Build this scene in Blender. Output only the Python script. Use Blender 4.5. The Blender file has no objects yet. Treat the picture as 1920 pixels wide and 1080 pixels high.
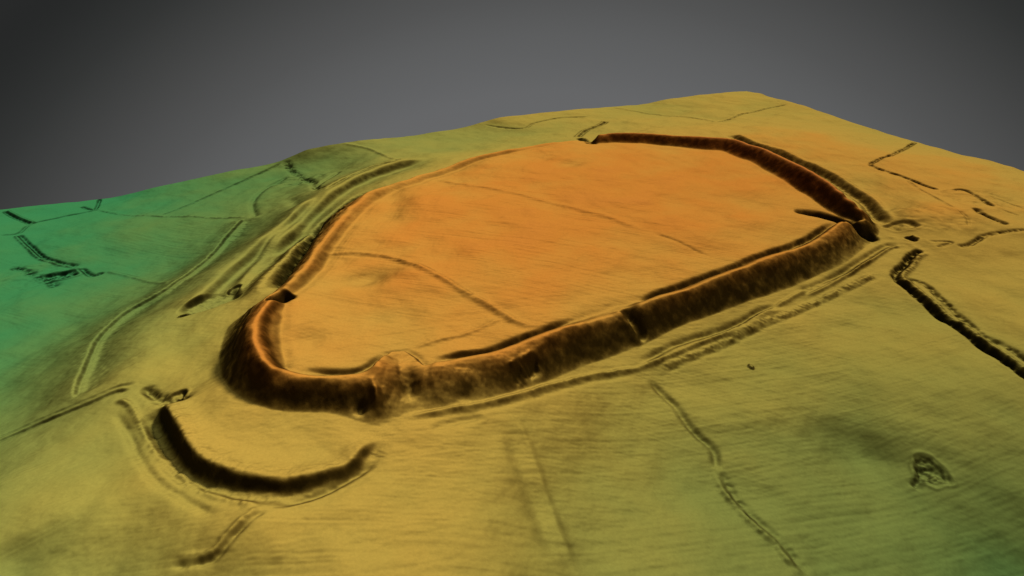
import bpy, math, numpy as np
# ---------------------------------------------------------------- camera, sky, sun, exposure
S = bpy.context.scene
CAM_PITCH = math.radians(25)
cam = bpy.data.cameras.new("camera"); co = bpy.data.objects.new("camera", cam)
S.collection.objects.link(co); S.camera = co
co.location = (0, 0, 300); co.rotation_euler = (math.radians(90) - CAM_PITCH, 0, 0)
cam.sensor_fit = 'HORIZONTAL'; cam.angle = 2 * math.atan(16 / 9 * math.tan(math.radians(22.5)))
cam.clip_start = 1; cam.clip_end = 20000
S.render.resolution_x, S.render.resolution_y = 1024, 576
S.view_settings.view_transform = 'Standard'; S.view_settings.look = 'None'
S.view_settings.exposure = 0.0; S.view_settings.gamma = 1.0
SUN_AZ, SUN_EL = math.radians(57.0), math.radians(46.0)   # azimuth clockwise from +Y

def node(nt, t, **kw):
    n = nt.nodes.new(t)
    for k, v in kw.items(): setattr(n, k, v)
    return n
def mth(nt, op, a, b=None, c=None, clamp=False):
    n = nt.nodes.new('ShaderNodeMath'); n.operation = op; n.use_clamp = clamp
    for i, v in enumerate((a, b, c)):
        if v is None: continue
        if isinstance(v, (int, float)): n.inputs[i].default_value = v
        else: nt.links.new(v, n.inputs[i])
    return n.outputs[0]

w = bpy.data.worlds.new("World"); S.world = w; w.use_nodes = True
nt = w.node_tree; nt.nodes.clear(); L = nt.links.new
tc = node(nt, 'ShaderNodeTexCoord'); out = node(nt, 'ShaderNodeOutputWorld'); bg = node(nt, 'ShaderNodeBackground')
# grey backdrop with a vignette put into its colour, darker away from view centre
dot = node(nt, 'ShaderNodeVectorMath', operation='DOT_PRODUCT')
L(tc.outputs['Generated'], dot.inputs[0])
a0, e0 = math.radians(4.0), math.radians(-40.0)
dot.inputs[1].default_value = (math.sin(a0) * math.cos(e0), math.cos(a0) * math.cos(e0), math.sin(e0))
ramp = node(nt, 'ShaderNodeValToRGB'); L(dot.outputs['Value'], ramp.inputs[0])
cr = ramp.color_ramp; cr.interpolation = 'B_SPLINE'
BGS = [(0.0, (0.28, 0.28, 0.28)), (0.3, (0.15, 0.15, 0.15)), (0.5, (0.05, 0.05, 0.05)), (0.634, (0.01, 0.011, 0.011)), (0.7, (0.034, 0.036, 0.035)), (0.745, (0.058, 0.059, 0.058)), (0.79, (0.088, 0.089, 0.089)), (0.82, (0.108, 0.11, 0.111)), (0.86, (0.13, 0.132, 0.135)), (1.0, (0.16, 0.16, 0.165))]  # first stops: brightness added overhead and behind the camera to fill black shadows
while len(cr.elements) < len(BGS): cr.elements.new(0.5)
for e, (p, c) in zip(cr.elements, BGS): e.position = p; e.color = (*c, 1)
L(ramp.outputs[0], bg.inputs[0]); bg.inputs[1].default_value = 1.0; L(bg.outputs[0], out.inputs[0])

sl = bpy.data.lights.new("sun", 'SUN'); so = bpy.data.objects.new("sun", sl); S.collection.objects.link(so)
sl.energy = 4.35; sl.angle = math.radians(6.0); sl.color = (1.0, 0.95, 0.86)
so.rotation_euler = (math.pi / 2 - SUN_EL, 0, -SUN_AZ + math.pi)
so.location = (400, 1200, 800)

# ---------------------------------------------------------------- the relief, in metres
C0 = (698.14, 2121.47); DU = (-0.87938, -0.47611); DV = (0.21120, -0.97744)
U_KNOTS = [(0, 1.7), (400, 1.3), (900, 1.15), (1600, 1.25), (2060, 1.9)]
V_KNOTS = [(0, 2.0), (300, 1.6), (700, 1.15), (1500, 1.0), (1900, 2.2)]
# ground heights: x, y, z
EXT = [
    (-877.0, 1162.0, -117),
    (-792.7, 1214.2, -115),
    (-678.5, 1288.5, -108),
    (-695.9, 920.1, -112),
    (-611.1, 1049.7, -104),
    (-487.2, 926.7, -98),
    (-540.3, 738.2, -101),
    (-466.2, 566.1, -84),
    (-626.8, 779.3, -108),
    (-463.1, 733.4, -84),
    (-466.8, 681.9, -84),
    (-387.3, 628.0, -60),
    (-348.6, 630.4, -55),
    (-380.7, 573.0, -58),
    (-314.6, 617.9, -48),
    (-276.0, 549.0, -43),
    (-374.2, 457.1, -62),
    (-290.8, 385.8, -53),
    (-335.7, 364.1, -57),
    (-197.9, 348.8, -42),
    (-301.3, 445.8, -53),
    (-324.7, 338.0, -64),
    (-244.4, 329.6, -55),
    (-209.3, 434.6, -34),
    (-162.7, 430.7, -31),
    (-244.1, 470.8, -35),
    (-129.5, 361.0, -35),
    (-60.9, 391.9, -34),
    (-21.1, 346.8, -40),
    (-103.1, 416.7, -30),
    (-46.3, 451.0, -31),
    (61.8, 472.7, -47),
    (51.5, 363.1, -56),
    (17.9, 486.0, -35),
    (143.8, 552.2, -45),
    (147.9, 457.1, -62),
    (128.9, 374.3, -67),
    (206.1, 433.0, -69),
    (204.1, 368.2, -76),
    (279.7, 365.2, -83),
    (366.0, 392.7, -85),
    (360.4, 362.5, -93),
    (371.6, 464.7, -68),
    (302.8, 457.3, -73),
    (356.4, 526.3, -57),
    (415.8, 504.6, -59),
    (279.6, 581.2, -51),
    (236.0, 526.3, -57),
    (384.0, 638.8, -47),
    (372.6, 705.0, -42),
    (424.8, 563.4, -52),
    (528.6, 696.7, -38),
    (512.6, 777.7, -34),
    (517.1, 631.4, -43),
    (626.6, 804.5, -31),
    (551.4, 924.5, -16),
    (593.8, 868.1, -19),
    (695.0, 975.4, -17),
    (692.2, 1113.1, -16),
    (811.2, 1238.9, -22),
    (600.8, 1204.3, -13),
    (742.7, 1429.3, -29),
    (658.0, 1599.3, -29),
    (539.1, 1434.8, -17),
    (412.4, 1589.5, -33),
    (307.4, 1683.7, -40),
    (219.0, 1693.6, -42),
    (616.1, 1855.7, -40),
    (112.9, 1640.9, -50),
    (-12.4, 1615.8, -57),
    (-129.3, 1523.0, -60),
    (-179.1, 1443.1, -58),
    (-283.8, 1400.5, -64),
    (-401.0, 1469.8, -82),
    (-443.7, 1413.8, -90),
    (-381.3, 1345.5, -82),
    (-411.9, 1169.3, -80),
    (-343.3, 1064.9, -64),
    (-314.8, 1092.4, -55),
    (-392.1, 999.6, -76),
    (-339.7, 894.3, -60),
    (-323.4, 917.2, -53),
    (-313.5, 777.2, -48),
    (-304.6, 682.3, -44),
    (-402.6, 861.5, -70),
    (-364.9, 738.0, -58),
    (-372.6, 683.8, -58),
    (-278.9, 627.7, -41),
    (-298.5, 1219.2, -56),
    (-213.6, 1298.6, -53),
    (-65.7, 1410.8, -50),
    (46.4, 1507.5, -47),
    (117.5, 1530.4, -44),
    (18.5, 508.8, -33),
    (125.7, 596.6, -36),
    (258.2, 688.5, -34),
    (425.3, 802.0, -30),
    (-154.6, 464.7, -28),
    (-199.8, 471.3, -29),
    (-259.3, 546.9, -36),
    (-101.2, 453.9, -28),
    (534.8, 947.9, -24),
    (506.5, 859.4, -27),
    (-949.6, 1229.4, -115.0),
    (-874.8, 1269.8, -114.8),
    (-806.5, 1306.8, -116.0),
    (-710.3, 1358.9, -105.7),
    (-582.3, 1428.2, -91.7),
    (-497.5, 1474.1, -83.1),
    (-442.5, 1503.9, -67.2),
    (-379.6, 1538.0, -61.1),
    (-270.1, 1597.3, -61.5),
    (-160.9, 1656.4, -57.1),
    (-39.3, 1722.2, -43.9),
    (53.7, 1772.6, -42.0),
    (137.5, 1817.9, -42.6),
    (286.5, 1898.6, -47.9),
    (447.4, 1985.7, -41.8),
    (568.6, 2051.3, -41.1),
    (690.4, 2117.3, -44.3),
    (710.6, 2064.0, -38.7),
    (734.1, 1955.0, -36.5),
    (755.5, 1855.9, -35.9),
    (779.6, 1744.4, -35.2),
    (801.2, 1644.3, -35.8),
    (824.4, 1536.9, -37.2),
    (835.0, 1487.9, -37.9),
    (845.0, 1441.9, -37.5),
    (860.3, 1371.1, -35.8),
    (874.3, 1306.4, -34.4),
    (887.0, 1247.3, -32.1),
    (898.8, 1192.8, -30.0),
    (-1100, 900, -100),
    (-1000, 500, -80),
    (-600, 150, -50),
    (0, 100, -65),
    (500, 150, -95),
    (900, 500, -75),
    (1000, 800, -50),
]
# plateau heights
INT = [
    (-115.1, 892.3, -5),
    (-51.1, 1081.4, -7),
    (120.3, 1094.8, -2),
    (310.0, 1169.7, -4),
    (171.5, 886.5, -3),
    (24.4, 736.4, -3),
    (223.1, 800.2, -8),
    (357.0, 904.0, -9),
    (373.4, 849.0, -12),
    (49.0, 639.0, -10),
    (107.2, 666.9, -11),
    (-32.3, 630.8, -6),
    (-120.6, 683.4, -6),
    (-193.5, 753.4, -10),
    (-185.6, 595.9, -12),
    (-130.1, 574.4, -12),
    (-193.0, 547.8, -14),
    (-52.7, 544.3, -12),
    (364.2, 1047.9, -6),
    (434.1, 912.8, -12),
    (-167.3, 1002.0, -9),
    (37.9, 1218.2, -7),
    (263.9, 758.3, -12),
    (-152.3, 538.2, -14),
]
# crest of the rampart: x, y, z, width of the inner slope, section
CREST = [
    (-86.9, 526.6, -11.5, 5, 0),
    (-77.2, 509.0, -9.5, 6, 0),
    (-59.9, 509.2, -7.5, 17, 0),
    (-43.0, 514.5, -6.5, 17, 0),
    (-18.5, 522.6, -6.5, 17, 0),
    (-3.3, 530.9, -6.5, 17, 0),
    (14.8, 544.3, -6.5, 17, 0),
    (35.1, 559.1, -6.5, 17, 0),
    (54.2, 572.6, -6.5, 17, 0),
    (63.2, 578.7, -7.5, 17, 0),
    (78.2, 591.1, -9.5, 17, 0),
    (95.1, 603.1, -10.5, 17, 0),
    (107.2, 610.8, -11.5, 17, 0),
    (112.5, 617.4, -12.5, 17, 1),
    (120.9, 618.5, -9.5, 17, 1),
    (147.1, 637.2, -8.5, 17, 1),
    (185.0, 660.3, -8.5, 17, 1),
    (226.4, 689.0, -8.5, 17, 1),
    (262.3, 713.8, -8.5, 17, 1),
    (295.7, 738.5, -8.5, 17, 1),
    (347.5, 778.4, -8.5, 13, 1),
    (376.8, 802.6, -7.5, 14, 1),
    (409.0, 833.3, -5.5, 15, 1),
    (428.2, 854.7, -4.5, 15, 1),
    (455.7, 876.4, -10, 8, 2),
    (475.2, 885.0, -10, 8, 2),
    (473.3, 900.6, -1, 14, 2),
    (465.6, 917.2, 5, 22, 2),
    (459.2, 942.0, 9.5, 23.1, 2),
    (460.1, 983.5, 12, 25.8, 2),
    (456.0, 1033.8, 14, 28.6, 2),
    (448.1, 1103.8, 14, 29.9, 2),
    (442.3, 1131.4, 14, 29.9, 2),
    (431.5, 1186.8, 13, 28.6, 2),
    (418.6, 1210.2, 13, 28.6, 2),
    (408.9, 1246.9, 13, 28.6, 2),
    (393.9, 1268.2, 12, 28.6, 2),
    (356.4, 1285.6, 12, 27.2, 2),
    (318.0, 1308.0, 11, 24.5, 2),
    (277.4, 1326.4, 10, 23.1, 2),
    (223.0, 1335.6, 9, 21.8, 2),
    (190.6, 1337.8, 8, 20.4, 2),
    (174.0, 1335.3, 6, 26, 2),
    (152.3, 1338.8, -3, 20, 2),
    (137.5, 1342.3, -10, 12, 2),
    (123.6, 1338.1, -8, 15.0, 3),
    (60.1, 1298.8, -7, 15.0, 3),
    (16.7, 1269.5, -7, 15.0, 3),
    (-37.9, 1221.9, -6, 15.0, 3),
    (-76.8, 1188.2, -6, 18.0, 3),
    (-118.2, 1135.7, -6, 19.5, 3),
    (-149.4, 1099.7, -6, 21.0, 3),
    (-167.6, 1062.7, -6, 22.5, 3),
    (-191.4, 1039.2, -6, 24.0, 3),
    (-207.6, 1005.7, -6, 24.0, 3),
    (-219.8, 958.8, -6, 22.5, 3),
    (-227.8, 890.8, -6, 21.0, 3),
    (-231.3, 807.9, -6, 18.0, 3),
    (-233.3, 756.8, -6, 18.0, 3),
    (-232.2, 724.7, -6, 18.0, 3),
    (-234.9, 702.1, -6, 18.0, 3),
    (-238.0, 675.9, -7, 18.0, 3),
    (-241.2, 662.7, -9, 15.0, 3),
    (-242.6, 642.8, -7, 12, 4),
    (-243.1, 621.4, -5, 16, 4),
    (-242.2, 595.3, -3, 20, 4),
    (-240.7, 574.7, -2, 24, 4),
    (-235.4, 555.9, -2, 24, 4),
    (-228.3, 536.3, -2, 24, 4),
    (-217.4, 517.7, -2, 22, 4),
    (-210.6, 506.0, -3, 20, 4),
    (-199.2, 494.9, -4, 17, 4),
    (-190.4, 493.9, -7, 17, 4),
    (-178.2, 489.7, -7, 17, 4),
    (-161.3, 487.3, -7, 17, 4),
    (-144.8, 488.1, -7, 17, 4),
    (-128.9, 489.7, -7, 17, 4),
    (-119.6, 493.9, -7, 17, 4),
    (-114.2, 499.9, -4, 8, 5),
    (-111.5, 517.3, -6, 8, 5),
    (-105.8, 532.4, -9, 7, 5),
    (-95.9, 535.1, -10, 6, 5),
]
# foot of the scarp
FOOT = [
    (-95.2, 455.0),
    (-85.6, 465.8),
    (-68.9, 469.8),
    (-45.9, 475.1),
    (-22.1, 483.1),
    (-4.5, 493.9),
    (14.3, 506.0),
    (33.9, 521.1),
    (54.3, 540.4),
    (83.1, 562.9),
    (113.7, 582.9),
    (127.8, 593.0),
    (153.1, 613.4),
    (181.9, 634.0),
    (221.3, 657.5),
    (265.1, 687.3),
    (310.6, 715.4),
    (363.7, 756.6),
    (405.0, 783.2),
    (438.9, 816.0),
    (470.9, 850.2),
    (491.0, 873.9),
    (506.3, 904.2),
    (490.2, 925.6),
    (483.1, 944.0),
    (484.0, 984.4),
    (477.9, 1036.0),
    (469.9, 1106.9),
    (463.8, 1135.7),
    (452.6, 1193.1),
    (439.2, 1218.0),
    (429.1, 1255.5),
    (408.2, 1287.5),
    (368.4, 1308.7),
    (330.8, 1332.9),
    (285.2, 1353.2),
    (226.7, 1363.4),
    (190.4, 1365.8),
    (174.7, 1361.3),
    (157.2, 1364.4),
    (136.8, 1368.3),
    (109.9, 1362.5),
    (43.9, 1324.0),
    (-3.1, 1294.7),
    (-60.3, 1247.5),
    (-103.1, 1212.8),
    (-147.6, 1159.8),
    (-182.5, 1122.1),
    (-200.4, 1085.5),
    (-224.2, 1062.2),
    (-243.4, 1018.3),
    (-248.9, 1109.9),
    (-267.0, 1058.7),
    (-284.1, 1006.0),
    (-283.9, 914.4),
    (-275.5, 831.3),
    (-275.8, 785.6),
    (-270.2, 725.6),
    (-271.6, 697.1),
    (-282.6, 684.8),
    (-292.9, 666.5),
    (-298.1, 643.9),
    (-291.0, 610.5),
    (-279.4, 573.2),
    (-260.2, 533.2),
    (-236.5, 499.3),
    (-216.6, 481.7),
    (-196.2, 471.1),
    (-175.1, 468.4),
    (-153.1, 467.1),
    (-134.6, 461.8),
    (-116.0, 453.8),
    (-104.2, 451.1),
]
# banks, ditches, hedges and roads: id, line, cross-section, lumpiness, taper, half width
FEATURES = [
    (0, [(-74.6, 523.9), (-44.6, 535.3), (-19.2, 543.9), (15.4, 566.8), (56.3, 597.2), (67.6, 601.6)], [('g', 0, -4.6, 3.4)], 0.1, 40, 0),
    (0, [(125.2, 631.5), (152.0, 660.5), (191.6, 685.8), (234.5, 716.1), (272.2, 743.3), (306.9, 769.3), (361.9, 813.9), (394.3, 843.3), (429.2, 879.1)], [('g', 0, -5, 4.0)], 0.1, 40, 0),
    (0, [(-183.5, 512.5), (-159.9, 509.7), (-134.1, 511.3), (-121.5, 525.3), (-115.4, 539.6)], [('g', 0, -3, 3.4)], 0.1, 25, 0),
    (90, [(-102.1, 528.8), (-101.2, 505.0), (-101.0, 477.7), (-100.8, 456.5)], [('g', 0, 2.5, 16)], 0, 30, 16),
    (0, [(-83.8, 510.5), (-85.9, 493.1), (-83.2, 471.4)], [('g', 0, -6, 7)], 0.1, 20, 0),
    (90, [(-118.2, 491.5), (-113.7, 482.3), (-109.0, 470.8), (-104.8, 457.9)], [('g', 0, 5, 4)], 0.1, 16, 0),
    (112, [(-129.1, 482.9), (-124.2, 472.4), (-114.8, 459.2)], [('g', 0, -8, 6)], 0.1, 16, 0),
    (91, [(389.0, 919.1, 0.1), (414.3, 909.4, 0.8), (443.0, 890.2, 1.4), (461.5, 865.9, 1.4), (487.4, 870.7, 0.3)], [('g', 0, -18, 7)], 0, 10, 11),
    (92, [(109.5, 622.3), (117.5, 609.7), (125.9, 601.8), (132.1, 597.4)], [('g', 3, -9, 7), ('g', -9, 3, 6)], 0.1, 8, 9),
    (93, [(-230.2, 657.8), (-236.9, 648.1), (-243.4, 638.2), (-251.8, 636.2)], [('g', 0, -17, 7)], 0, 8, 9),
    (94, [(143.9, 1497.3), (150.2, 1467.4), (150.7, 1302.6)], [('g', 0, -7, 7)], 0.2, 8, 9),
    (0, [(-0.9, 505.7), (18.8, 524.3), (25.6, 533.4)], [('g', 0, -4, 5), ('g', 6, 2.5, 3)], 0.8, 8, 0),
    (0, [(-243.1, 1135.2), (-262.8, 1079.4), (-282.5, 1000.0), (-282.7, 912.9), (-276.1, 835.8), (-276.0, 788.7), (-271.4, 725.6)], [('g', 0, -13, 9)], 0.15, 40, 0),
    (95, [(446.7, 1441.1), (460.2, 1357.0), (482.1, 1294.7), (498.3, 1228.7), (513.9, 1167.3), (523.0, 1121.9), (529.0, 1057.4), (530.9, 1010.7), (519.0, 949.1), (510.7, 902.8)], [('g', 0, -6, 8), ('g', 16, 2, 6)], 0.1, 30, 14),
    (2, [(-87.1, 457.7), (-68.6, 463.0), (-47.7, 469.6), (-29.3, 474.9), (1.8, 489.6), (26.7, 505.7), (53.0, 523.4), (74.0, 537.1), (95.0, 545.3), (116.4, 556.4)], [('g', 2, 1.6500000000000001, 3), ('g', -5, -0.77, 3.4)], 0.2, 24, 6),
    (3, [(120.8, 565.0), (129.6, 572.3), (157.8, 595.3), (194.3, 615.6), (233.9, 639.1), (267.9, 667.3), (299.5, 683.6)], [('g', 0, -2.2, 3.8), ('g', -8, 1.6500000000000001, 4)], 0.12, 24, 9),
    (3, [(327.1, 713.6), (362.8, 739.4), (394.8, 762.7), (427.3, 789.4), (476.1, 832.9), (502.1, 847.3)], [('g', 0, -2.475, 4.5), ('g', -8, 1.6500000000000001, 2.5)], 0.1, 14, 10),
    (4, [(135.7, 557.5), (152.5, 569.0), (198.0, 597.7), (249.8, 635.8), (292.9, 663.8), (354.6, 708.5), (404.7, 740.8), (432.9, 759.8)], [('g', 0, 1.32, 4.2), ('g', -7, -0.55, 3)], 0.6, 14, 8),
    (2, [(92.9, 543.8), (116.2, 555.0), (133.7, 566.3), (165.9, 586.3), (200.9, 609.5), (254.3, 650.8), (301.6, 689.6), (342.1, 724.1), (403.7, 761.3), (450.0, 800.3)], [('g', 0, 1.4300000000000002, 3)], 0.25, 20, 3),
    (5, [(523.2, 823.8), (504.2, 812.5), (482.3, 786.0), (462.8, 767.4), (454.6, 750.3), (458.1, 731.8), (459.1, 711.9), (462.1, 692.0), (462.7, 664.9), (467.3, 648.5), (470.8, 624.8), (474.0, 604.1), (477.5, 592.4), (480.7, 572.0), (484.0, 553.3), (491.2, 519.1)], [('g', 0, -5.5, 3.8), ('g', 8, 2, 4)], 0.45, 10, 7),
    (6, [(460.6, 753.4), (476.3, 745.6), (483.6, 733.4), (482.5, 707.5), (483.1, 684.8), (483.1, 662.2), (484.4, 629.2), (491.7, 611.5), (498.4, 593.8), (505.7, 563.3)], [('g', 0, -1.9250000000000003, 3.5)], 0.7, 14, 5),
    (7, [(522.3, 863.5), (525.2, 852.4), (529.7, 847.8)], [('g', 0, -3.8500000000000005, 4), ('g', 6, 2.2, 3)], 0.5, 4, 8),
    (8, [(541.2, 844.8), (567.4, 838.8), (542.5, 827.1)], [('g', 0, -1.1, 2.5)], 0.5, 6, 4),
    (8, [(568.8, 827.6), (586.5, 832.4), (604.0, 845.3), (624.9, 859.8), (654.9, 870.8), (673.7, 875.2), (694.8, 879.6)], [('g', 0, -2.2, 3.2)], 0.5, 8, 6),
    (9, [(674.3, 1032.3), (697.7, 1038.5), (699.7, 1003.7), (697.2, 962.5)], [('g', 0, -3.3000000000000003, 4.0)], 0.3, 8, 7),
    (9, [(661.5, 948.8), (660.3, 926.7), (667.0, 910.7), (675.1, 891.3)], [('g', 0, -4.4, 5)], 0.4, 8, 8),
    (9, [(698.6, 960.9), (707.1, 944.9), (716.9, 930.4)], [('g', 0, -0.8800000000000001, 2.5)], 0.2, 6, 3),
    (10, [(839.5, 1440.2), (754.0, 1328.8), (693.5, 1255.9), (643.4, 1206.8), (620.9, 1182.7), (621.4, 1160.2), (633.1, 1124.7), (639.5, 1099.0), (646.9, 1068.8), (658.0, 1035.4)], [('g', 0, -2.75, 3.6)], 0.5, 10, 6),
    (11, [(633.9, 1084.6), (630.1, 1036.8), (630.9, 1005.4), (626.8, 953.7), (627.0, 911.2), (613.2, 881.2)], [('g', 0, -0.9900000000000001, 2.4)], 0.3, 10, 4),
    (12, [(717.1, 1024.1), (729.6, 1004.9), (742.3, 957.0)], [('g', 0, -0.9900000000000001, 2.6)], 0.3, 10, 4),
    (13, [(271.6, 1873.1), (316.7, 1828.1), (380.5, 1767.5), (451.4, 1697.7), (477.0, 1640.6)], [('g', 0, -1.2100000000000002, 3.5), ('g', -8, 0.8800000000000001, 4)], 0.3, 14, 9),
    (14, [(474.9, 1632.6), (525.8, 1684.0), (568.5, 1740.2), (620.5, 1787.0), (665.0, 1831.0), (723.4, 1867.4)], [('g', 0, -1.9250000000000003, 4)], 0.5, 14, 7),
    (15, [(-68.2, 1688.3), (21.3, 1641.4), (55.2, 1681.8), (122.9, 1740.5), (198.1, 1739.5)], [('g', 0, -1.6500000000000001, 4)], 0.2, 20, 8),
    (16, [(145.2, 1511.6), (166.8, 1578.5), (187.2, 1611.0), (209.0, 1640.7), (231.0, 1686.4)], [('g', 0, -2.2, 4), ('g', 8, 1.6500000000000001, 4)], 0.3, 14, 10),
    (17, [(-380.4, 1541.7), (-310.9, 1503.9), (-251.5, 1404.6), (-227.8, 1371.8)], [('g', 0, 1.375, 5)], 0.2, 20, 7),
    (18, [(-232.0, 1363.8), (-221.5, 1365.6)], [('g', 0, -4.4, 6)], 0.6, 4, 8),
    (19, [(-224.0, 1346.5), (-275.2, 1314.6), (-307.3, 1227.3), (-323.8, 1163.5)], [('s', 0, -3.3000000000000003, 5), ('g', 0, -1.1, 4)], 0.2, 20, 9),
    (20, [(-159.5, 1365.5), (-237.2, 1298.8), (-284.7, 1200.5), (-314.3, 1066.3), (-319.4, 983.2), (-330.1, 866.0)], [('s', 0, -16, 17)], 0, 70, 13),
    (0, [(-327.1, 1139.6), (-344.9, 1012.0), (-358.9, 884.1), (-365.2, 770.5), (-364.2, 685.7)], [('s', 0, -11, 14)], 0, 60, 0),
    (0, [(-236.3, 917.7), (-285.3, 948.5), (-292.7, 841.0), (-297.5, 769.5), (-294.6, 705.2)], [('g', 0, 4.5, 12), ('g', -24, -3, 11)], 0.1, 30, 0),
    (0, [(-343.4, 1065.2), (-344.9, 959.4), (-339.0, 829.2), (-331.3, 752.8)], [('g', 0, 1.8, 7)], 0.1, 30, 0),
    (21, [(-345.3, 1362.4), (-358.6, 1233.1)], [('g', 0, -2.75, 6)], 0.1, 16, 8),
    (22, [(-495.6, 1467.0), (-575.6, 1291.3), (-607.2, 1204.3), (-621.7, 1166.0)], [('g', 0, -1.9250000000000003, 3.6)], 0.2, 16, 7),
    (23, [(-486.7, 1472.6), (-463.1, 1423.2), (-388.5, 1304.5), (-348.9, 1204.0), (-330.9, 1199.1)], [('g', 0, -3.3000000000000003, 7)], 0.5, 12, 10),
    (24, [(-457.0, 1382.3), (-476.1, 1305.0), (-476.1, 1252.8), (-462.3, 1183.7), (-427.9, 1103.3)], [('g', 0, -1.9250000000000003, 6)], 0.2, 14, 9),
    (25, [(-397.2, 1184.6), (-363.5, 1119.2), (-366.4, 1082.3)], [('g', 0, -2.2, 12)], 0.1, 14, 0),
    (26, [(-443.7, 1103.9), (-444.7, 1032.6), (-439.5, 962.6), (-435.4, 896.0), (-437.6, 838.6), (-445.0, 800.2), (-465.9, 764.2), (-467.1, 722.3), (-457.8, 677.4), (-435.9, 619.3), (-418.6, 576.0), (-402.6, 542.9)], [('s', 0, -6, 8), ('g', -2, -2.2, 3)], 0.12, 14, 9),
    (27, [(-765.5, 1231.2), (-699.6, 1192.8), (-620.3, 1162.8), (-530.4, 1136.7), (-450.3, 1114.7)], [('g', 0, 1.1, 4)], 0.4, 14, 6),
    (28, [(-936.7, 1224.6), (-846.9, 1159.1)], [('g', -3, -2.475, 3), ('g', 4, 1.6500000000000001, 3)], 0.1, 6, 9),
    (29, [(-863.3, 1099.4), (-838.7, 1107.3), (-844.9, 1156.0), (-811.6, 1195.9), (-767.2, 1234.4)], [('g', 0, -1.6500000000000001, 3)], 0.2, 10, 6),
    (30, [(-814.5, 1257.7), (-778.0, 1235.8), (-806.7, 1307.1)], [('g', 0, -2.2, 3)], 0.1, 4, 6),
    (31, [(-831.0, 1101.1), (-773.8, 1043.8), (-724.4, 995.8), (-681.6, 971.4), (-650.3, 959.2)], [('g', 0, -2.75, 3.4), ('g', -6, 1.6500000000000001, 3)], 0.35, 8, 8),
    (32, [(-641.7, 948.5), (-607.4, 919.4), (-596.1, 930.2)], [('g', 0, -2.75, 4)], 0.3, 6, 6),
    (33, [(-593.0, 931.8), (-539.2, 903.7), (-455.6, 840.3)], [('g', 0, 0.9900000000000001, 4)], 0.2, 10, 6),
    (34, [(-755.3, 962.9), (-702.7, 930.8), (-633.5, 880.6)], [('g', 0, -1.6500000000000001, 6)], 0.9, 14, 0),
    (35, [(-457.1, 494.8), (-450.2, 499.0), (-430.7, 512.9), (-400.8, 524.9), (-382.6, 532.4), (-365.5, 542.6), (-349.8, 543.0)], [('g', -5, -1.6500000000000001, 2.4), ('g', 5, -1.2100000000000002, 2.2), ('f', 0, 0.44000000000000006, 3)], 0.15, 10, 9),
    (36, [(-356.9, 523.3), (-340.1, 515.2), (-316.3, 487.1), (-293.8, 458.1), (-268.8, 429.9), (-242.5, 405.9), (-221.9, 389.9), (-194.9, 377.8), (-172.2, 369.5)], [('g', 0, 1.4300000000000002, 3.2)], 0.3, 12, 5),
    (37, [(-347.7, 505.4), (-318.2, 472.2), (-292.3, 438.4), (-264.7, 406.9), (-238.2, 387.3), (-216.8, 372.8), (-196.1, 363.4)], [('g', 0, -1.2100000000000002, 4)], 0.1, 20, 6),
    (38, [(-272.0, 431.1), (-249.2, 408.4), (-236.4, 397.2)], [('g', 0, -0.8250000000000001, 3)], 0.1, 8, 0),
    (39, [(-304.8, 509.2, 0.6), (-289.4, 486.5, 1.2), (-269.6, 460.1, 1.2), (-246.2, 430.3, 1.1), (-228.8, 413.7, 1.0), (-202.8, 400.1, 0.9), (-171.4, 391.5, 0.8), (-154.1, 390.3, 0.8), (-132.2, 399.1, 0.7), (-124.0, 403.0, 0.6), (-117.8, 410.6, 0.6), (-112.7, 424.7, 0.5), (-102.0, 440.4, 0.4)], [('s', -4, 12.5, 6), ('g', -14, -1.2, 5)], 0.07, 24, 13),
    (40, [(-320.7, 524.0), (-300.2, 506.6), (-285.6, 507.1), (-287.1, 518.1)], [('g', 0, -3.8500000000000005, 6)], 0.3, 14, 8),
    (41, [(-340.9, 543.1), (-325.8, 529.4), (-313.6, 517.2)], [('g', 0, -2.75, 4.5)], 0.4, 10, 6),
    (42, [(-166.2, 368.3), (-156.5, 370.7), (-134.4, 381.8), (-115.3, 397.9), (-99.8, 413.2)], [('g', 0, -1.6500000000000001, 3.5), ('g', -6, 0.66, 3)], 0.1, 20, 7),
    (43, [(-169.1, 368.3), (-175.3, 359.9), (-184.6, 344.7), (-191.4, 331.1), (-202.9, 330.0), (-218.5, 330.0)], [('g', 3, -1.2100000000000002, 2.8), ('g', -3, 1.1, 3)], 0.5, 8, 7),
    (44, [(-66.5, 444.3, 0.3), (-46.7, 456.1, 1.0), (-32.1, 461.4, 1.0), (-20.7, 465.4, 0.3)], [('g', 0, -1.7600000000000002, 4.5)], 0.1, 10, 7),
    (45, [(3.0, 469.0), (12.5, 440.7), (19.9, 412.2), (27.6, 381.0), (37.7, 342.3), (41.6, 330.0)], [('g', 0, 0.66, 3)], 0.2, 20, 5),
    (46, [(-6.4, 457.0), (6.8, 412.3), (15.1, 379.9), (23.8, 346.9), (29.5, 330.0)], [('g', 0, -0.9900000000000001, 6)], 0.1, 30, 8),
    (47, [(125.3, 543.2), (134.1, 525.9), (143.5, 507.4), (148.9, 487.8), (157.0, 471.5), (164.8, 459.3), (161.8, 437.2)], [('g', 0, -1.9800000000000002, 4)], 0.15, 12, 7),
    (48, [(161.8, 437.2), (163.3, 420.6), (166.6, 408.0), (168.4, 404.2), (176.1, 386.0), (186.9, 370.5), (191.9, 355.5), (198.2, 342.0)], [('g', -2, 1.32, 3.2), ('g', 4, -1.2100000000000002, 3.6)], 0.5, 12, 7),
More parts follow.
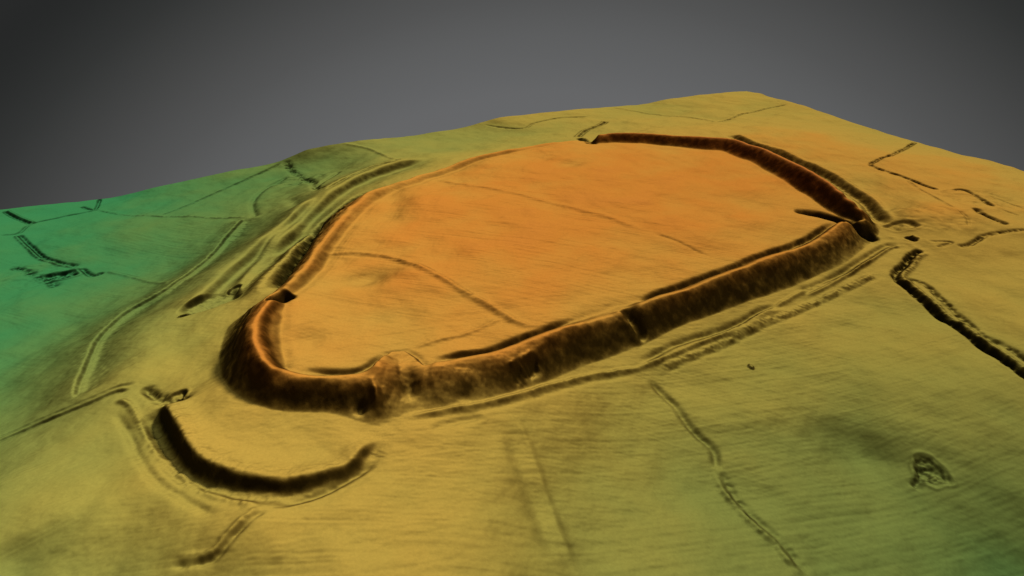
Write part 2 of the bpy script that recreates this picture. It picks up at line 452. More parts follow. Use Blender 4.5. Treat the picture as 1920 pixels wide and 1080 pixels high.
    (49, [(267.1, 527.2, 0.2), (283.0, 485.4, 0.7), (300.4, 454.3, 1.0), (313.0, 434.8, 0.9), (317.5, 428.5, 0.2)], [('g', 0, -7, 26), ('g', 44, 5, 26)], 0.0, 70, 0),
    (50, [(317.5, 431.0), (324.9, 437.4), (330.6, 442.7)], [('g', 0, -2.2, 4)], 0.4, 5, 6),
    (51, [(-125.3, 1082.0), (-82.5, 1043.1), (-13.4, 993.4), (50.4, 940.4), (96.0, 898.1), (127.1, 874.4), (149.0, 846.1), (171.7, 822.4)], [('g', 0, 1.2100000000000002, 6)], 0.1, 30, 9),
    (52, [(171.7, 822.4), (196.8, 797.1), (219.3, 767.3), (237.8, 750.0)], [('g', 0, -0.9900000000000001, 3.6)], 0.2, 24, 6),
    (53, [(-228.1, 768.0), (-193.7, 768.8), (-163.1, 758.6), (-134.4, 743.7), (-107.7, 718.2), (-82.8, 691.1), (-50.3, 653.4), (-26.8, 629.4), (-7.8, 608.3), (4.6, 592.1), (22.7, 580.0)], [('g', 0, 1.375, 4.4), ('g', -9, -0.275, 4)], 0.2, 20, 7),
    (54, [(-5.2, 602.4), (-38.5, 574.6), (-64.7, 560.0), (-89.4, 545.5)], [('g', 0, 0.77, 3.5), ('s', 0, -0.9900000000000001, 4)], 0.3, 16, 6),
    (0, [(-234.3, 621.3), (-231.4, 588.1), (-219.2, 548.9), (-203.5, 520.2), (-188.6, 513.8)], [('g', 0, -1.5, 4)], 0, 10, 0),
    (0, [(-175.8, 727.8), (-157.7, 696.2), (-145.6, 661.7)], [('g', 0, -8, 26)], 0, 50, 0),
    (0, [(-204.1, 597.4), (-186.1, 558.1), (-166.0, 535.2)], [('g', 0, -3.5, 15)], 0, 40, 0),
    (0, [(-248.8, 1164.8), (-167.2, 949.5), (-177.9, 840.1)], [('g', 0, -4, 26)], 0, 60, 0),
    (0, [(242.4, 914.4), (298.6, 879.2)], [('g', 0, -3, 24)], 0, 50, 0),
    (0, [(82.3, 1172.9), (123.8, 1130.4)], [('g', 0, -6, 28)], 0, 50, 0),
]
PITS = [
    (70, -352.4, 733.9, 46.2, 26, 63.5, 4.5, 0.4, 1.1),
    (76, -338.3, 765.9, 9.7, 9, 53.7, 3, 0.2, 0.4),
    (71, 338.9, 446.6, 13, 15, 20, 2.2, 0.5, 2.2),
    (72, 529.8, 894.3, 22, 16, 0, 3.5, 0.2, 0.5),
    (73, 228.1, 569.3, 3, 4, 0, -2, 0, 0.3),
    (74, -656.6, 923.5, 24, 16, 20, 4, 1, 2),
    (75, -296.7, 515.0, 11, 10, 20, 3, 0.6, 1),
    (0, 573.1, 910.0, 75, 55, 0, 0, 0, 1.6),
    (0, 694.8, 987.9, 70, 60, 0, 0, 0, 1.5),
    (0, 506.1, 844.1, 45, 25, 0, 0, 0, 1.6),
    (0, -696.9, 921.5, 60, 60, 0, 0, 0, 1.6),
    (0, -419.1, 1326.4, 60, 60, 0, 0, 0, 2.2),
]
STRIPES = [
    (11.630, 829.397, 420, -20.326, 0.210),
    (127.050, 453.493, 330, 13.413, 0.210),
    (-308.595, 408.312, 260, 33.794, 0.126),
    (-535.405, 928.709, 330, -26.635, 0.168),
    (761.199, 1310.484, 400, -81.689, 0.147),
    (356.627, 522.597, 260, 22.746, 0.147),
    (-38.251, 342.421, 240, -1.325, 0.210),
    (-278.140, 841.742, 150, -93.830, 0.168),
]
# name, label, category, group, cell ids, material, parts
THINGS = [
    ('rampart', 'near middle length of the rampart, its tall dark scarp pitted by two scrubby hollows', 'earthwork', 'lengths of the great rampart', None, None, [('scarp', [100], 'scarp', None), ('bank', [101], 'bank', None)]),
    ('rampart', 'straight near right length of the rampart, its dark brown scarp ending at a sharp corner', 'earthwork', 'lengths of the great rampart', None, None, [('scarp', [103], 'scarp', None), ('bank', [104], 'bank', None)]),
    ('rampart', 'far length of the rampart, a high reddish bank with a black inner slope', 'earthwork', 'lengths of the great rampart', None, None, [('scarp', [106], 'scarp', None), ('bank', [107], 'bank', None), ('ditch', [95], 'ditch', 'narrow dark ditch outside the bank')]),
    ('rampart', 'thin orange lip of rampart along the green north-west slope', 'earthwork', 'lengths of the great rampart', None, None, [('scarp', [109], 'scarp', None), ('bank', [110], 'bank', None)]),
    ('rampart', 'left curving end of the rampart with bright orange crest over a black scarp', 'earthwork', 'lengths of the great rampart', None, None, [('scarp', [112], 'scarp', None), ('bank', [113], 'bank', None)]),
    ('entrance_ramp', 'orange earth ramp climbing between two black scarps into the fort', 'entrance', 'gaps through the rampart', None, None, [('scarp', [115], 'scarp', None), ('bank', [116], 'bank', None), ('causeway', [90], 'track', None)]),
    ('entrance_passage', 'black sunken passage cutting the right corner of the fort', 'entrance', 'gaps through the rampart', [91], 'ditch'),
    ('entrance_passage', 'narrow slanting gap between the two near lengths of the rampart', 'entrance', 'gaps through the rampart', [92], 'ditch'),
    ('entrance_passage', 'small black notch in the left rampart above the curved end', 'entrance', 'gaps through the rampart', [93], 'ditch'),
    ('entrance_passage', 'small dark gap where the far bank meets the thin north-west lip', 'entrance', 'gaps through the rampart', [94], 'ditch'),
    ('outer_bank', 'thin pale bank at the foot of the near middle scarp', 'bank', None, [2], 'bank'),
    ('hollow_way', 'long shadowed trackway groove at the foot of the right near scarp', 'track', None, [3], 'track'),
    ('spoil_bank', 'row of small bumps along the edge of the near right field', 'bank', None, [4], 'bank'),
    ('hedge_bank', 'thick black broken hedge line running down to the right edge', 'hedge', None, [5], 'hedge'),
    ('hedge_bank', 'thinner upper hedge line beside the thick black one at right', 'hedge', None, [6], 'hedge'),
    ('mound', 'small lumpy mound with black foot by the right corner of the fort', 'mound', None, [7], 'bank'),
    ('sunken_road', 'curving dark road cutting east of the fort corner towards the right edge', 'road', None, [8], 'track'),
    ('rectangular_earthwork', 'open rectangle of black banks in the field at far right', 'earthwork', None, [9], 'hedge'),
    ('field_boundary', 'hooked dark boundary reaching the far right edge of the ground', 'field boundary', 'low field boundaries', [10], 'hedge'),
    ('field_boundary', 'faint curving line left of the rectangle of black banks', 'field boundary', 'low field boundaries', [11], 'bank'),
    ('field_boundary', 'faint straight line right of the rectangle of black banks', 'field boundary', 'low field boundaries', [12], 'bank'),
    ('field_boundary', 'faint double line behind the far rampart under the olive hill', 'field boundary', 'low field boundaries', [13], 'bank'),
    ('field_boundary', 'dark line rising to the far corner of the ground', 'field boundary', 'low field boundaries', [14], 'hedge'),
    ('field_boundary', 'V-shaped dark line in the far green fields behind the fort', 'field boundary', 'low field boundaries', [15], 'bank'),
    ('hollow_way', 'crooked track groove climbing away from the far rampart gap', 'track', None, [16], 'track'),
    ('field_boundary', 'pale bank descending from the far left skyline to a dark bush', 'field boundary', 'low field boundaries', [17], 'bank'),
    ('bush', 'small dark bush at the end of the pale far bank', 'bush', None, [18], 'hedge'),
    ('terrace', 'upper narrow terrace edge on the green slope behind the fort', 'terrace', 'terraces on the slope', [19], 'bank'),
    ('terrace', 'long broad terrace edge following the left rampart below it', 'terrace', 'terraces on the slope', [20], 'bank'),
    ('gully', 'short dark gully on the far left green hill', 'gully', None, [21], 'ditch'),
    ('field_boundary', 'straight dark line running up to the left skyline', 'field boundary', 'low field boundaries', [22], 'hedge'),
    ('hollow', 'dark scrubby hollow just under the left skyline', 'hollow', None, [23], 'ditch'),
    ('gully', 'crooked shallow gully between left skyline and green field corner', 'gully', None, [24], 'ditch'),
    ('wood_bank', 'long dark S-shaped bank dividing green fields from the straw slope at left', 'bank', None, [26], 'hedge'),
    ('field_boundary', 'pale low line along the far side of the large green field', 'field boundary', 'low field boundaries', [27], 'bank'),
    ('field_boundary', 'black double bank cut by the left edge of the picture under the skyline', 'field boundary', 'low field boundaries', [28], 'hedge'),
    ('field_boundary', 'dark line from the left edge rising along the green fields', 'field boundary', 'low field boundaries', [29], 'bank'),
    ('field_boundary', 'small dark zigzag line touching the left skyline', 'field boundary', 'low field boundaries', [30], 'bank'),
    ('hedge_bank', 'knobbly dark hedge curving down through the green fields at left', 'hedge', None, [31], 'hedge'),
    ('hedge_bank', 'short black bank beside the scrubby pit in the green fields', 'hedge', None, [32], 'hedge'),
    ('field_boundary', 'pale low line along the near side of the large green field', 'field boundary', 'low field boundaries', [33], 'bank'),
    ('road', 'straight double-edged road entering from the lower left edge', 'road', None, [35], 'track'),
    ('road_bank', 'pale curved bank bending round the outside of the crescent ditch', 'bank', None, [36], 'bank'),
    ('plough_line', 'faint dark curved line outside the pale curved bank', 'field boundary', 'low field boundaries', [37], 'bank'),
    ('crescent_scarp', 'dark crescent scarp around the outwork below the fort', 'earthwork', None, [39], 'scarp'),
    ('hollow', 'dark hooked hollow at the upper tip of the crescent scarp', 'hollow', None, [40, 75], 'ditch'),
    ('hollow', 'small dark slot left of the hooked hollow', 'hollow', None, [41], 'ditch'),
    ('hollow_way', 'grey-green track groove hugging the right end of the crescent', 'track', None, [42], 'track'),
    ('sunken_lane', 'lumpy lane running down to the bottom edge from the crescent', 'track', None, [43], 'track'),
    ('hollow', 'dark lens-shaped dip in front of the entrance ramp', 'hollow', None, [44], 'ditch'),
    ('field_boundary', 'thin pale line down the centre of the near field', 'field boundary', 'low field boundaries', [45], 'bank'),
    ('field_boundary', 'broad faint dark line beside the pale line in the near field', 'field boundary', 'low field boundaries', [46], 'bank'),
    ('hedge_bank', 'dark hedge line descending the near slope from the foot of the rampart', 'hedge', None, [47], 'hedge'),
    ('hedge_bank', 'pale knobbly lower hedge line reaching the bottom edge', 'hedge', None, [48], 'hedge'),
    ('gully', 'small black slot at the lower left of the round hollow', 'gully', None, [50], 'ditch'),
    ('inner_bank', 'long faint bank crossing the upper orange plateau', 'bank', None, [51], 'bank'),
    ('inner_ditch', 'short dark line at the right end of the long faint plateau bank', 'ditch', None, [52], 'ditch'),
    ('inner_bank', 'pale curved bank crossing the lower orange plateau', 'bank', None, [53], 'bank'),
    ('inner_bank', 'short branch bank inside the rampart near the entrance ramp', 'bank', None, [54], 'bank'),
    ('quarry_pit', 'pale-floored quarry pit with black edges left of the fort', 'quarry', None, [70, 76, 77], 'quarry'),
    ('round_hollow', 'round pitted hollow in the green field at lower right', 'hollow', None, [71], 'quarry'),
    ('hollow', 'shallow dark hollow outside the right corner of the fort', 'hollow', None, [72], 'ditch'),
    ('mound', 'tiny pale mound alone in the near right field', 'mound', None, [73], 'bank'),
    ('scrub_pit', 'rough scrubby pit in the green fields at left', 'pit', None, [74], 'quarry'),
]

def spaced(knots):
    """grid lines whose spacing follows (position, step) knots"""
    out = [knots[0][0]]
    while out[-1] < knots[-1][0]:
        out.append(out[-1] + np.interp(out[-1], [k[0] for k in knots], [k[1] for k in knots]))
    return np.array(out)

def tps_fit(pts, lam=1.0):
    p = np.array(pts, float); c = p[:, :2] / 500.0; n = len(c)
    d2 = ((c[:, None] - c[None]) ** 2).sum(-1)
    K = 0.5 * d2 * np.log(d2 + 1e-12) + lam * np.eye(n) * 1e-3
    A = np.zeros((n + 3, n + 3)); A[:n, :n] = K; A[:n, n] = 1; A[:n, n + 1:] = c; A[n, :n] = 1; A[n + 1:, :n] = c.T
    return c, np.linalg.solve(A, np.concatenate([p[:, 2], [0, 0, 0]]))
def tps(fit, x, y):
    c, w = fit; x = np.asarray(x, float) / 500.0; y = np.asarray(y, float) / 500.0; n = len(c)
    r = w[n] + w[n + 1] * x + w[n + 2] * y
    for (cx, cy), k in zip(c, w[:n]):
        d2 = (x - cx) ** 2 + (y - cy) ** 2
        r = r + k * 0.5 * d2 * np.log(d2 + 1e-12)
    return r

_RND = np.random.RandomState(7).rand(512, 512).astype(np.float32)
def vnoise(x, y, seed=0):
    """smooth lattice noise, -1..1"""
    x = x + seed * 37.7; y = y + seed * 91.3
    xi = np.floor(x); yi = np.floor(y); fx = x - xi; fy = y - yi
    fx = fx * fx * (3 - 2 * fx); fy = fy * fy * (3 - 2 * fy)
    xi = xi.astype(int) & 511; yi = yi.astype(int) & 511; x1 = (xi + 1) & 511; y1 = (yi + 1) & 511
    a = _RND[xi, yi] * (1 - fx) + _RND[x1, yi] * fx; b = _RND[xi, y1] * (1 - fx) + _RND[x1, y1] * fx
    return (a * (1 - fy) + b * fy) * 2 - 1
def fbm(x, y, oct=4, seed=0, gain=0.5):
    r = 0; a = 1.0
    for k in range(oct):
        r = r + a * vnoise(x, y, seed + k); x = x * 2.03 + 5.1; y = y * 2.03 - 3.7; a *= gain
    return r
def sstep(a, b, x):
    t = np.clip((x - a) / (b - a), 0, 1); return t * t * (3 - 2 * t)

def dense(pts, step=6.0, closed=False):
    """Catmull-Rom through the points (any number of columns)"""
    p = np.array(pts, float); n = len(p)
    if n < 3 and not closed: 
        k = max(2, int(np.hypot(*(p[1, :2] - p[0, :2])) / step)); t = np.linspace(0, 1, k + 1)[:, None]
        return p[0] * (1 - t) + p[1] * t
    q = np.vstack([p[-1:], p, p[:2]]) if closed else np.vstack([2 * p[:1] - p[1:2], p, 2 * p[-1:] - p[-2:-1]])
    out = []
    for i in range(1, len(q) - 2):
        a, b, c, d = q[i - 1], q[i], q[i + 1], q[i + 2]
        k = max(1, int(np.hypot(*(c[:2] - b[:2])) / step))
        for t in np.arange(k) / k:
            out.append(0.5 * ((2 * b) + (c - a) * t + (2 * a - 5 * b + 4 * c - d) * t * t + (3 * b - a - 3 * c + d) * t ** 3))
    if not closed: out.append(q[-2])
    return np.array(out)

def polydist(x, y, p, closed=False):
    """distance, signed side (+ = left of the line), position along it and vertex parameter"""
    if closed: p = np.vstack([p, p[:1]])
    best = np.full(x.shape, 1e18); side = np.zeros(x.shape); along = np.zeros(x.shape); par = np.zeros(x.shape); acc = 0.0
    for i in range(len(p) - 1):
        ax, ay = p[i, 0], p[i, 1]; bx, by = p[i + 1, 0] - ax, p[i + 1, 1] - ay; l2 = bx * bx + by * by; l = math.sqrt(l2)
        if l < 1e-9: continue
        rx, ry = x - ax, y - ay
        t = np.clip((rx * bx + ry * by) / l2, 0, 1); d = (rx - t * bx) ** 2 + (ry - t * by) ** 2
        m = d < best
        best[m] = d[m]; side[m] = (bx * ry - by * rx)[m]; along[m] = acc + (t * l)[m]; par[m] = i + t[m]
        acc += l
    return np.sqrt(best), np.where(side >= 0, 1.0, -1.0), along, par, acc
def inside(x, y, p):
    r = np.zeros(x.shape, bool); j = len(p) - 1
    for i in range(len(p)):
        xi, yi, xj, yj = p[i, 0], p[i, 1], p[j, 0], p[j, 1]
        if yi != yj: r ^= ((yi > y) != (yj > y)) & (x < (xj - xi) * (y - yi) / (yj - yi) + xi)
        j = i
    return r

EXTF = tps_fit(EXT, 0.5); INTF = tps_fit(INT, 0.5)
CR = dense(CREST, 8, True)                       # x, y, crest height, inner slope width, section number
CR[:, 4] = np.round(CR[:, 4]); FT = dense(FOOT, 8, True); CRC = dense(CREST, 16, True)
def base_relief(x, y):
    """fields outside, the raised plateau inside, and the great scarp between foot and crest"""
    z = tps(EXTF, x, y)
    lab = np.zeros(x.shape, np.int16)
    lo = FT[:, :2].min(0) - 5; hi = FT[:, :2].max(0) + 5
    m = (x > lo[0]) & (x < hi[0]) & (y > lo[1]) & (y < hi[1])
    xs, ys, zs = x[m], y[m], z[m]
    inf = inside(xs, ys, FT) ; inc = inside(xs, ys, CR)
    dc, _, ac, pc, tot = polydist(xs, ys, CR, True)
    pc = np.minimum(pc, len(CR) - 1e-3); i0 = pc.astype(int); i1 = (i0 + 1) % len(CR); f = pc - i0
    zc = np.zeros(xs.shape); wi = np.zeros(xs.shape); ws = np.zeros(xs.shape)   # crest height and width, blended smoothly
    for q in CRC:
        k = 1.0 / ((xs - q[0]) ** 2 + (ys - q[1]) ** 2 + 110.0) ** 3
        zc += k * q[2]; wi += k * q[3]; ws += k
    zc /= ws; wi /= ws
    sec = CR[i0, 4].astype(int)
    zi = tps(INTF, xs, ys)
    df = np.zeros(xs.shape); band = inf & ~inc
    df[band] = polydist(xs[band], ys[band], FT, True)[0]
    t = np.clip(df / (df + dc + 1e-6), 0, 1)
    ff = 0.66 * t * t * (3 - 2 * t) + 0.34 * t                  # rounded crest, concave foot
    rough = fbm(xs / 8.0, ys / 20.0, 4, 3, 0.42) * 0.7 + fbm(xs / 17.0, ys / 17.0, 4, 9, 0.45) * 1.2
    zb = zs * (1 - ff) + zc * ff + rough * np.sin(np.pi * np.clip(t, 0, 1)) * 1.3
    top = 1.0 + 0.04 * wi; g = np.clip((dc - top) / (wi - top), 0, 1); g = (1 - g) ** 2 * (1 + 2 * g)
    zin = zi + (zc - zi) * g - 1.1 * np.exp(-((dc - wi) / (0.3 * wi + 2)) ** 2)
    zn = np.where(inc, zin, np.where(band, zb, zs))
    z[m] = zn
    lm = lab[m]
    lm[band] = (100 + sec * 3)[band]                       # scarp
    lm[inc & (dc < wi * 0.8)] = (101 + sec * 3)[inc & (dc < wi * 0.8)]   # bank
    lab[m] = lm
    return z, lab

def relief(x, y):
    z, lab = base_relief(x, y)
    wob = fbm(x / 170.0, y / 170.0, 2, 21) * 3.0 + fbm(x / 65.0, y / 65.0, 3, 25) * 1.6                    # gentle swells in the fields
    z = z + wob
    for fid, pts, comps, lump, taper, hw in FEATURES:
        p = dense(pts, 5.0)
        R = max([abs(c[1]) + (7.5 if c[0] == 's' else 3.2) * c[3] for c in comps] + [hw]) + 2
        lo = p[:, :2].min(0) - R; hi = p[:, :2].max(0) + R
        m = (x > lo[0]) & (x < hi[0]) & (y > lo[1]) & (y < hi[1])
        if not m.any(): continue
        xs, ys = x[m], y[m]
        d, s, al, par, tot = polydist(xs, ys, p)
        near = d < R
        tp = sstep(0, taper + 0.01, al) * sstep(0, taper + 0.01, tot - al) * (np.where((al <= 0) | (al >= tot), np.exp(-(d / (taper * .5 + 2)) ** 2), 1.0))
        if p.shape[1] > 2:
            i0 = np.minimum(par.astype(int), len(p) - 2); f = par - i0; tp = tp * (p[i0, 2] * (1 - f) + p[i0 + 1, 2] * f)
        if lump: tp = tp * np.clip(1 + lump * (vnoise(al / 7.0, s * d / 14.0, fid) + 0.7 * vnoise(al / 2.8, s * d / 4.0, fid + 5)), -0.3, 3)
        sd = s * d; dz = np.zeros(xs.shape)
        for kind, off, amp, sig in comps:
            if kind == 'g': dz += amp * np.exp(-((sd - off) / sig) ** 2)
            elif kind == 'f': dz += amp * np.exp(-np.abs((sd - off) / sig) ** 4)                      # flat-floored or flat-topped
            elif kind == 's': dz += amp * 0.5 * (np.tanh((sd - off) / sig * 2)) * np.exp(-((sd - off) / (sig * 3)) ** 2)   # a step
        z[m] += np.where(near, dz * tp, 0)
        lm = lab[m]; k = near & (d < hw) & (lm < 100 if fid < 60 else lm > -1) & (tp > 0.12 if not lump else True); lm[k] = fid; lab[m] = lm
    for fid, cx, cy, rx, ry, ang, dep, rim, floor in PITS:
        m = (np.abs(x - cx) < 2.5 * max(rx, ry)) & (np.abs(y - cy) < 2.5 * max(rx, ry))
        if not m.any(): continue
        xs, ys = x[m] - cx, y[m] - cy; a = math.radians(ang)
        uu = (xs * math.cos(a) + ys * math.sin(a)) / rx; vv = (-xs * math.sin(a) + ys * math.cos(a)) / ry
        r = np.hypot(uu, vv) * (1 + 0.18 * vnoise(np.arctan2(vv, uu) * 1.6 + 9, vv * 0, fid))
        dz = -dep * (1 - sstep(0.62, 1.0, r)) + rim * np.exp(-((r - 1.12) / 0.13) ** 2)
        dz += (1 - sstep(0.7, 1.0, r)) * floor * fbm(xs / (9.0 if fid else 28.0), ys / (9.0 if fid else 28.0), 3, fid + 2)
        if fid == 70:                                               # quarried level into the hillside
            lev = z[m][np.argmin(r)] - dep; wq = 1 - sstep(0.62, 1.0, r); dz = wq * (lev - z[m]) * 0.85 + wq * floor * fbm(xs / 11.0, ys / 11.0, 3, 5)
        z[m] += dz; lm = lab[m]; k = (r < 1.12) & (lm < 100) & (fid > 0); lm[k] = fid; lab[m] = lm
    # plough and survey lines: long faint ridges whose direction follows each field
    inn = np.where(lab >= 100, 0.0, 1.0)
    for (cx, cy, R, ang, amp) in STRIPES:
        wgt = np.exp(-(((x - cx) ** 2 + (y - cy) ** 2) / R ** 2))
        a = math.radians(ang); u = x * math.cos(a) + y * math.sin(a); v = -x * math.sin(a) + y * math.cos(a)
        z = z + wgt * amp * (vnoise(u / 80.0, v / 2.4, 31) * 0.5 + vnoise(u / 160.0, v / 5.0, 33) * 0.5 + vnoise(u / 45.0, v / 1.5, 35) * 0.3)
    z = z + fbm(x / 6.0, y / 6.0, 3, 51) * 0.10
    lab[0] = lab[1] = 0; lab[-2:] = 0; lab[:, :2] = 0; lab[:, -2:] = 0
    return z, lab


# ---------------------------------------------------------------- materials
def relief_material(name, rough=0.95, grit=1.0, tint=(1, 1, 1)):
    """height-tinted ground: green on the low fields, straw on the slopes, orange on the hilltop; slope shading painted in on steep faces"""
    m = bpy.data.materials.new(name); m.use_nodes = True
    nt = m.node_tree; nt.nodes.clear(); L = nt.links.new
    out = node(nt, 'ShaderNodeOutputMaterial'); bs = node(nt, 'ShaderNodeBsdfDiffuse')
    geo = node(nt, 'ShaderNodeNewGeometry'); sep = node(nt, 'ShaderNodeSeparateXYZ'); L(geo.outputs['Position'], sep.inputs[0])
    n1 = node(nt, 'ShaderNodeTexNoise'); n1.inputs['Scale'].default_value = 0.012; n1.inputs['Detail'].default_value = 4
    L(geo.outputs['Position'], n1.inputs['Vector'])
    zz = mth(nt, 'ADD', sep.outputs['Z'], mth(nt, 'MULTIPLY', mth(nt, 'SUBTRACT', n1.outputs[0], 0.5), 18.0))
    t = mth(nt, 'DIVIDE', mth(nt, 'ADD', zz, 130.0), 150.0, clamp=True)
    r = node(nt, 'ShaderNodeValToRGB'); L(t, r.inputs[0])
    while len(r.color_ramp.elements) < len(RAMP): r.color_ramp.elements.new(0.5)
    for e, (z, c) in zip(r.color_ramp.elements, RAMP):
        e.position = (z + 130.0) / 150.0; e.color = (*[a * b for a, b in zip(c, tint)], 1)
    # fine grain of the soil and grass
    n2 = node(nt, 'ShaderNodeTexNoise'); n2.inputs['Scale'].default_value = 0.45; n2.inputs['Detail'].default_value = 5; n2.inputs['Roughness'].default_value = 0.7
    L(geo.outputs['Position'], n2.inputs['Vector'])
    g = mth(nt, 'ADD', mth(nt, 'MULTIPLY', mth(nt, 'SUBTRACT', n2.outputs[0], 0.5), 0.35 * grit), 1.0)
    # slope shading put into the colour: the steeper the face, the darker
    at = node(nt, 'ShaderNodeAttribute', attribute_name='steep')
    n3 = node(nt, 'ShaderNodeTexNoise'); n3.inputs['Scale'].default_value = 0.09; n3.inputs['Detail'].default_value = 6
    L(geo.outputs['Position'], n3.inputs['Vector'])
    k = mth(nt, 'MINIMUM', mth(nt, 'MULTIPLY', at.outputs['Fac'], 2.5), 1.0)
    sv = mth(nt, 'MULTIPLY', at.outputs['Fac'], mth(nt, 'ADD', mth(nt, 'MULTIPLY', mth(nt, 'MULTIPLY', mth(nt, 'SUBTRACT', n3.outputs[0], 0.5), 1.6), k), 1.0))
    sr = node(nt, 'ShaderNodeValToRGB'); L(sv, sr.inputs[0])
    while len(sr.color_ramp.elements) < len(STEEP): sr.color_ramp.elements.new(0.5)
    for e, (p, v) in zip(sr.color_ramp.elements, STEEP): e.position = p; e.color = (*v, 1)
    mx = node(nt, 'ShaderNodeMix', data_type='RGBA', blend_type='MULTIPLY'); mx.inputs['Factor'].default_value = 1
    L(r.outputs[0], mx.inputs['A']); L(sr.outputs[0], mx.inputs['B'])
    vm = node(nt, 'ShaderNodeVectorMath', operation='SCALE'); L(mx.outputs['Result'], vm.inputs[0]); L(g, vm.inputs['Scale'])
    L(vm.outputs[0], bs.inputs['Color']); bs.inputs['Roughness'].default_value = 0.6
    na = node(nt, 'ShaderNodeAttribute', attribute_name='relief_normal')
    bp = node(nt, 'ShaderNodeBump'); bp.inputs['Strength'].default_value = 0.35 * grit; bp.inputs['Distance'].default_value = 0.6
    L(n2.outputs[0], bp.inputs['Height']); L(na.outputs['Vector'], bp.inputs['Normal'])
    L(bp.outputs[0], bs.inputs['Normal']); L(bs.outputs[0], out.inputs[0])
    return m
RAMP = [(-125, (0.03, 0.215, 0.08)), (-112, (0.048, 0.218, 0.07)), (-98, (0.11, 0.22, 0.058)), (-85, (0.17, 0.235, 0.055)), (-65, (0.27, 0.28, 0.06)), (-50, (0.39, 0.32, 0.06)), (-36, (0.5, 0.34, 0.06)), (-22, (0.56, 0.34, 0.058)), (-11, (0.63, 0.3, 0.046)), (-3, (0.66, 0.255, 0.036)), (14, (0.62, 0.21, 0.04))]
STEEP = [(0.0, (1, 1, 1)), (0.04, (0.97, 0.97, 0.97)), (0.09, (0.85, 0.85, 0.85)), (0.16, (0.6, 0.59, 0.58)), (0.26, (0.34, 0.32, 0.3)), (0.4, (0.17, 0.15, 0.135)), (0.55, (0.085, 0.074, 0.066)), (0.8, (0.04, 0.035, 0.03))]  # multiplier that shades the ground colour by slope
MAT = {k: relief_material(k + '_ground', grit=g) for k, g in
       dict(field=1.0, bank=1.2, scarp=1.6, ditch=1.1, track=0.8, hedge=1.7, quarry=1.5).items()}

# ---------------------------------------------------------------- the height grid
us = spaced(U_KNOTS); vs = spaced(V_KNOTS)
U, V = np.meshgrid(us, vs, indexing='ij')
X = C0[0] + U * DU[0] + V * DV[0]; Y = C0[1] + U * DU[1] + V * DV[1]
Z, LAB = relief(X, Y)
nu, nv = Z.shape
# surface normals and steepness from the whole relief
def grad(X, Y, Z):
    Zu, Xu, Yu = (np.gradient(A, axis=0) for A in (Z, X, Y)); Zv, Xv, Yv = (np.gradient(A, axis=1) for A in (Z, X, Y))
    D = Xu * Yv - Xv * Yu
    return (Zu * Yv - Zv * Yu) / D, (Xu * Zv - Xv * Zu) / D
gx, gy = grad(X, Y, Z)
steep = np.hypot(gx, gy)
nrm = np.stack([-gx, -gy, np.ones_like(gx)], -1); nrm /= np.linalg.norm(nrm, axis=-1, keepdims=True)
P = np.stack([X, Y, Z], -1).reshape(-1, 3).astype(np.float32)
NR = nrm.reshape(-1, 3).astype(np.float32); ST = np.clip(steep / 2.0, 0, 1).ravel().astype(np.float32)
iu, iv = np.meshgrid(np.arange(nu - 1), np.arange(nv - 1), indexing='ij')
q0 = (iu * nv + iv).ravel(); QUADS = np.stack([q0, q0 + 1, q0 + nv + 1, q0 + nv], -1)
# orientation: keep faces upwards
e1 = P[QUADS[0, 1]] - P[QUADS[0, 0]]; e2 = P[QUADS[0, 3]] - P[QUADS[0, 0]]
if e1[0] * e2[1] - e1[1] * e2[0] < 0: QUADS = QUADS[:, ::-1]
CELL = LAB[:-1, :-1].ravel()

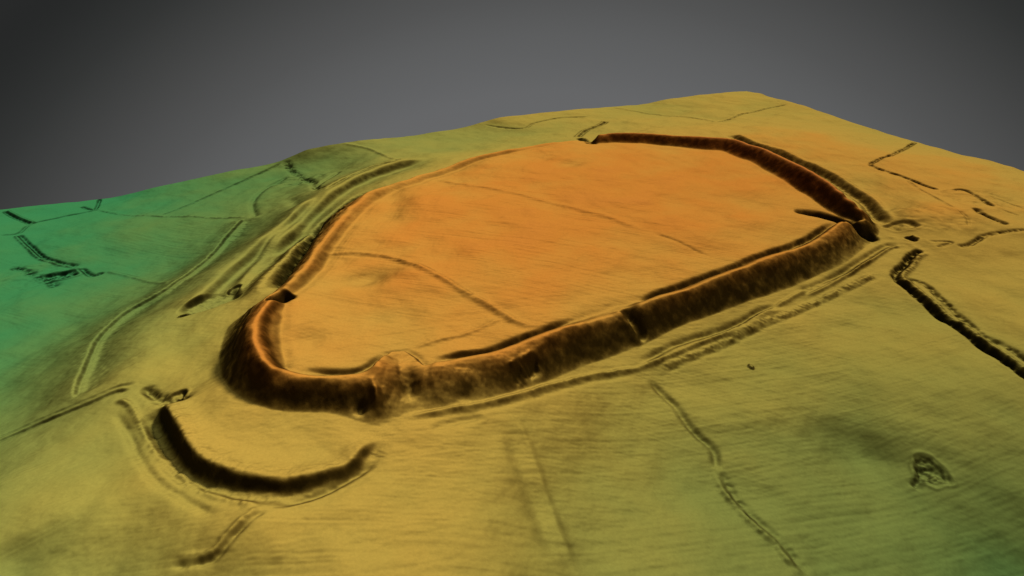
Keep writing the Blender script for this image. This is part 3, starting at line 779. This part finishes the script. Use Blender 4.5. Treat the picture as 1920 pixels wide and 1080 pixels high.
def mesh_of(name, quads, mat, origin=(0, 0, 0), extra=None):
    idx, inv = np.unique(quads, return_inverse=True); inv = inv.reshape(quads.shape)
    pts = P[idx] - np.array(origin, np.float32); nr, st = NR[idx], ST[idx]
    if extra is not None:
        pts = np.vstack([pts, extra[0] - np.array(origin, np.float32)]); nr = np.vstack([nr, extra[1]])
        st = np.concatenate([st, extra[2]]); inv = np.vstack([inv, extra[3](idx)])
    me = bpy.data.meshes.new(name)
    me.vertices.add(len(pts)); me.vertices.foreach_set('co', pts.astype(np.float32).ravel())
    nf = len(inv); me.loops.add(nf * 4); me.loops.foreach_set('vertex_index', inv.astype(np.int32).ravel())
    me.polygons.add(nf); me.polygons.foreach_set('loop_start', np.arange(0, nf * 4, 4, dtype=np.int32))
    me.polygons.foreach_set('use_smooth', np.ones(nf, bool))
    me.update(calc_edges=True)
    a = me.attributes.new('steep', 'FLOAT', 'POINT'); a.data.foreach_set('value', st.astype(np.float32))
    a = me.attributes.new('relief_normal', 'FLOAT_VECTOR', 'POINT'); a.data.foreach_set('vector', nr.astype(np.float32).ravel())
    me.materials.append(MAT[mat]); me.validate()
    o = bpy.data.objects.new(name, me); o.location = origin; S.collection.objects.link(o)
    return o

# ---------------------------------------------------------------- the ground sheet, with a cut earth edge all round
border = np.concatenate([np.arange(nu) * nv, (nu - 1) * nv + np.arange(1, nv), (np.arange(nu - 2, -1, -1)) * nv + nv - 1, np.arange(nv - 2, 0, -1)])
low = P[border].copy(); low[:, 2] -= 6.0
def skirt(idx):
    pos = np.searchsorted(idx, border); nb = len(border); k = np.arange(nb); k2 = (k + 1) % nb; base = len(idx)
    return np.stack([pos[k], pos[k2], base + k2, base + k], -1)
gq = QUADS[CELL == 0]
ground = mesh_of('ground', gq, 'field', (0, 0, 0), (low, NR[border], np.zeros(len(border)), skirt))
ground['kind'] = 'structure'

def thing(name, label, cat, group, cells, mat, parts=None):
    """one earthwork: a mesh, or an Empty at its base with its parts below it"""
    qs = np.isin(CELL, cells if parts is None else [c for p in parts for c in p[1]])
    if not qs.any(): return None
    pts = P[QUADS[qs].ravel()]; org = (float(pts[:, 0].mean()), float(pts[:, 1].mean()), float(pts[:, 2].min()))
    if parts is None:
        o = mesh_of(name, QUADS[qs], mat, org)
    else:
        o = bpy.data.objects.new(name, None); o.location = org; o.empty_display_size = 10; S.collection.objects.link(o)
        for pn, pc, pm, pl in parts:
            q = np.isin(CELL, pc)
            if not q.any(): continue
            c = mesh_of(pn, QUADS[q], pm, org); c.location = (0, 0, 0); c.parent = o
            if pl: c['label'] = pl
    o['label'] = label; o['category'] = cat
    if group: o['group'] = group
    return o
for args in THINGS: thing(*args)
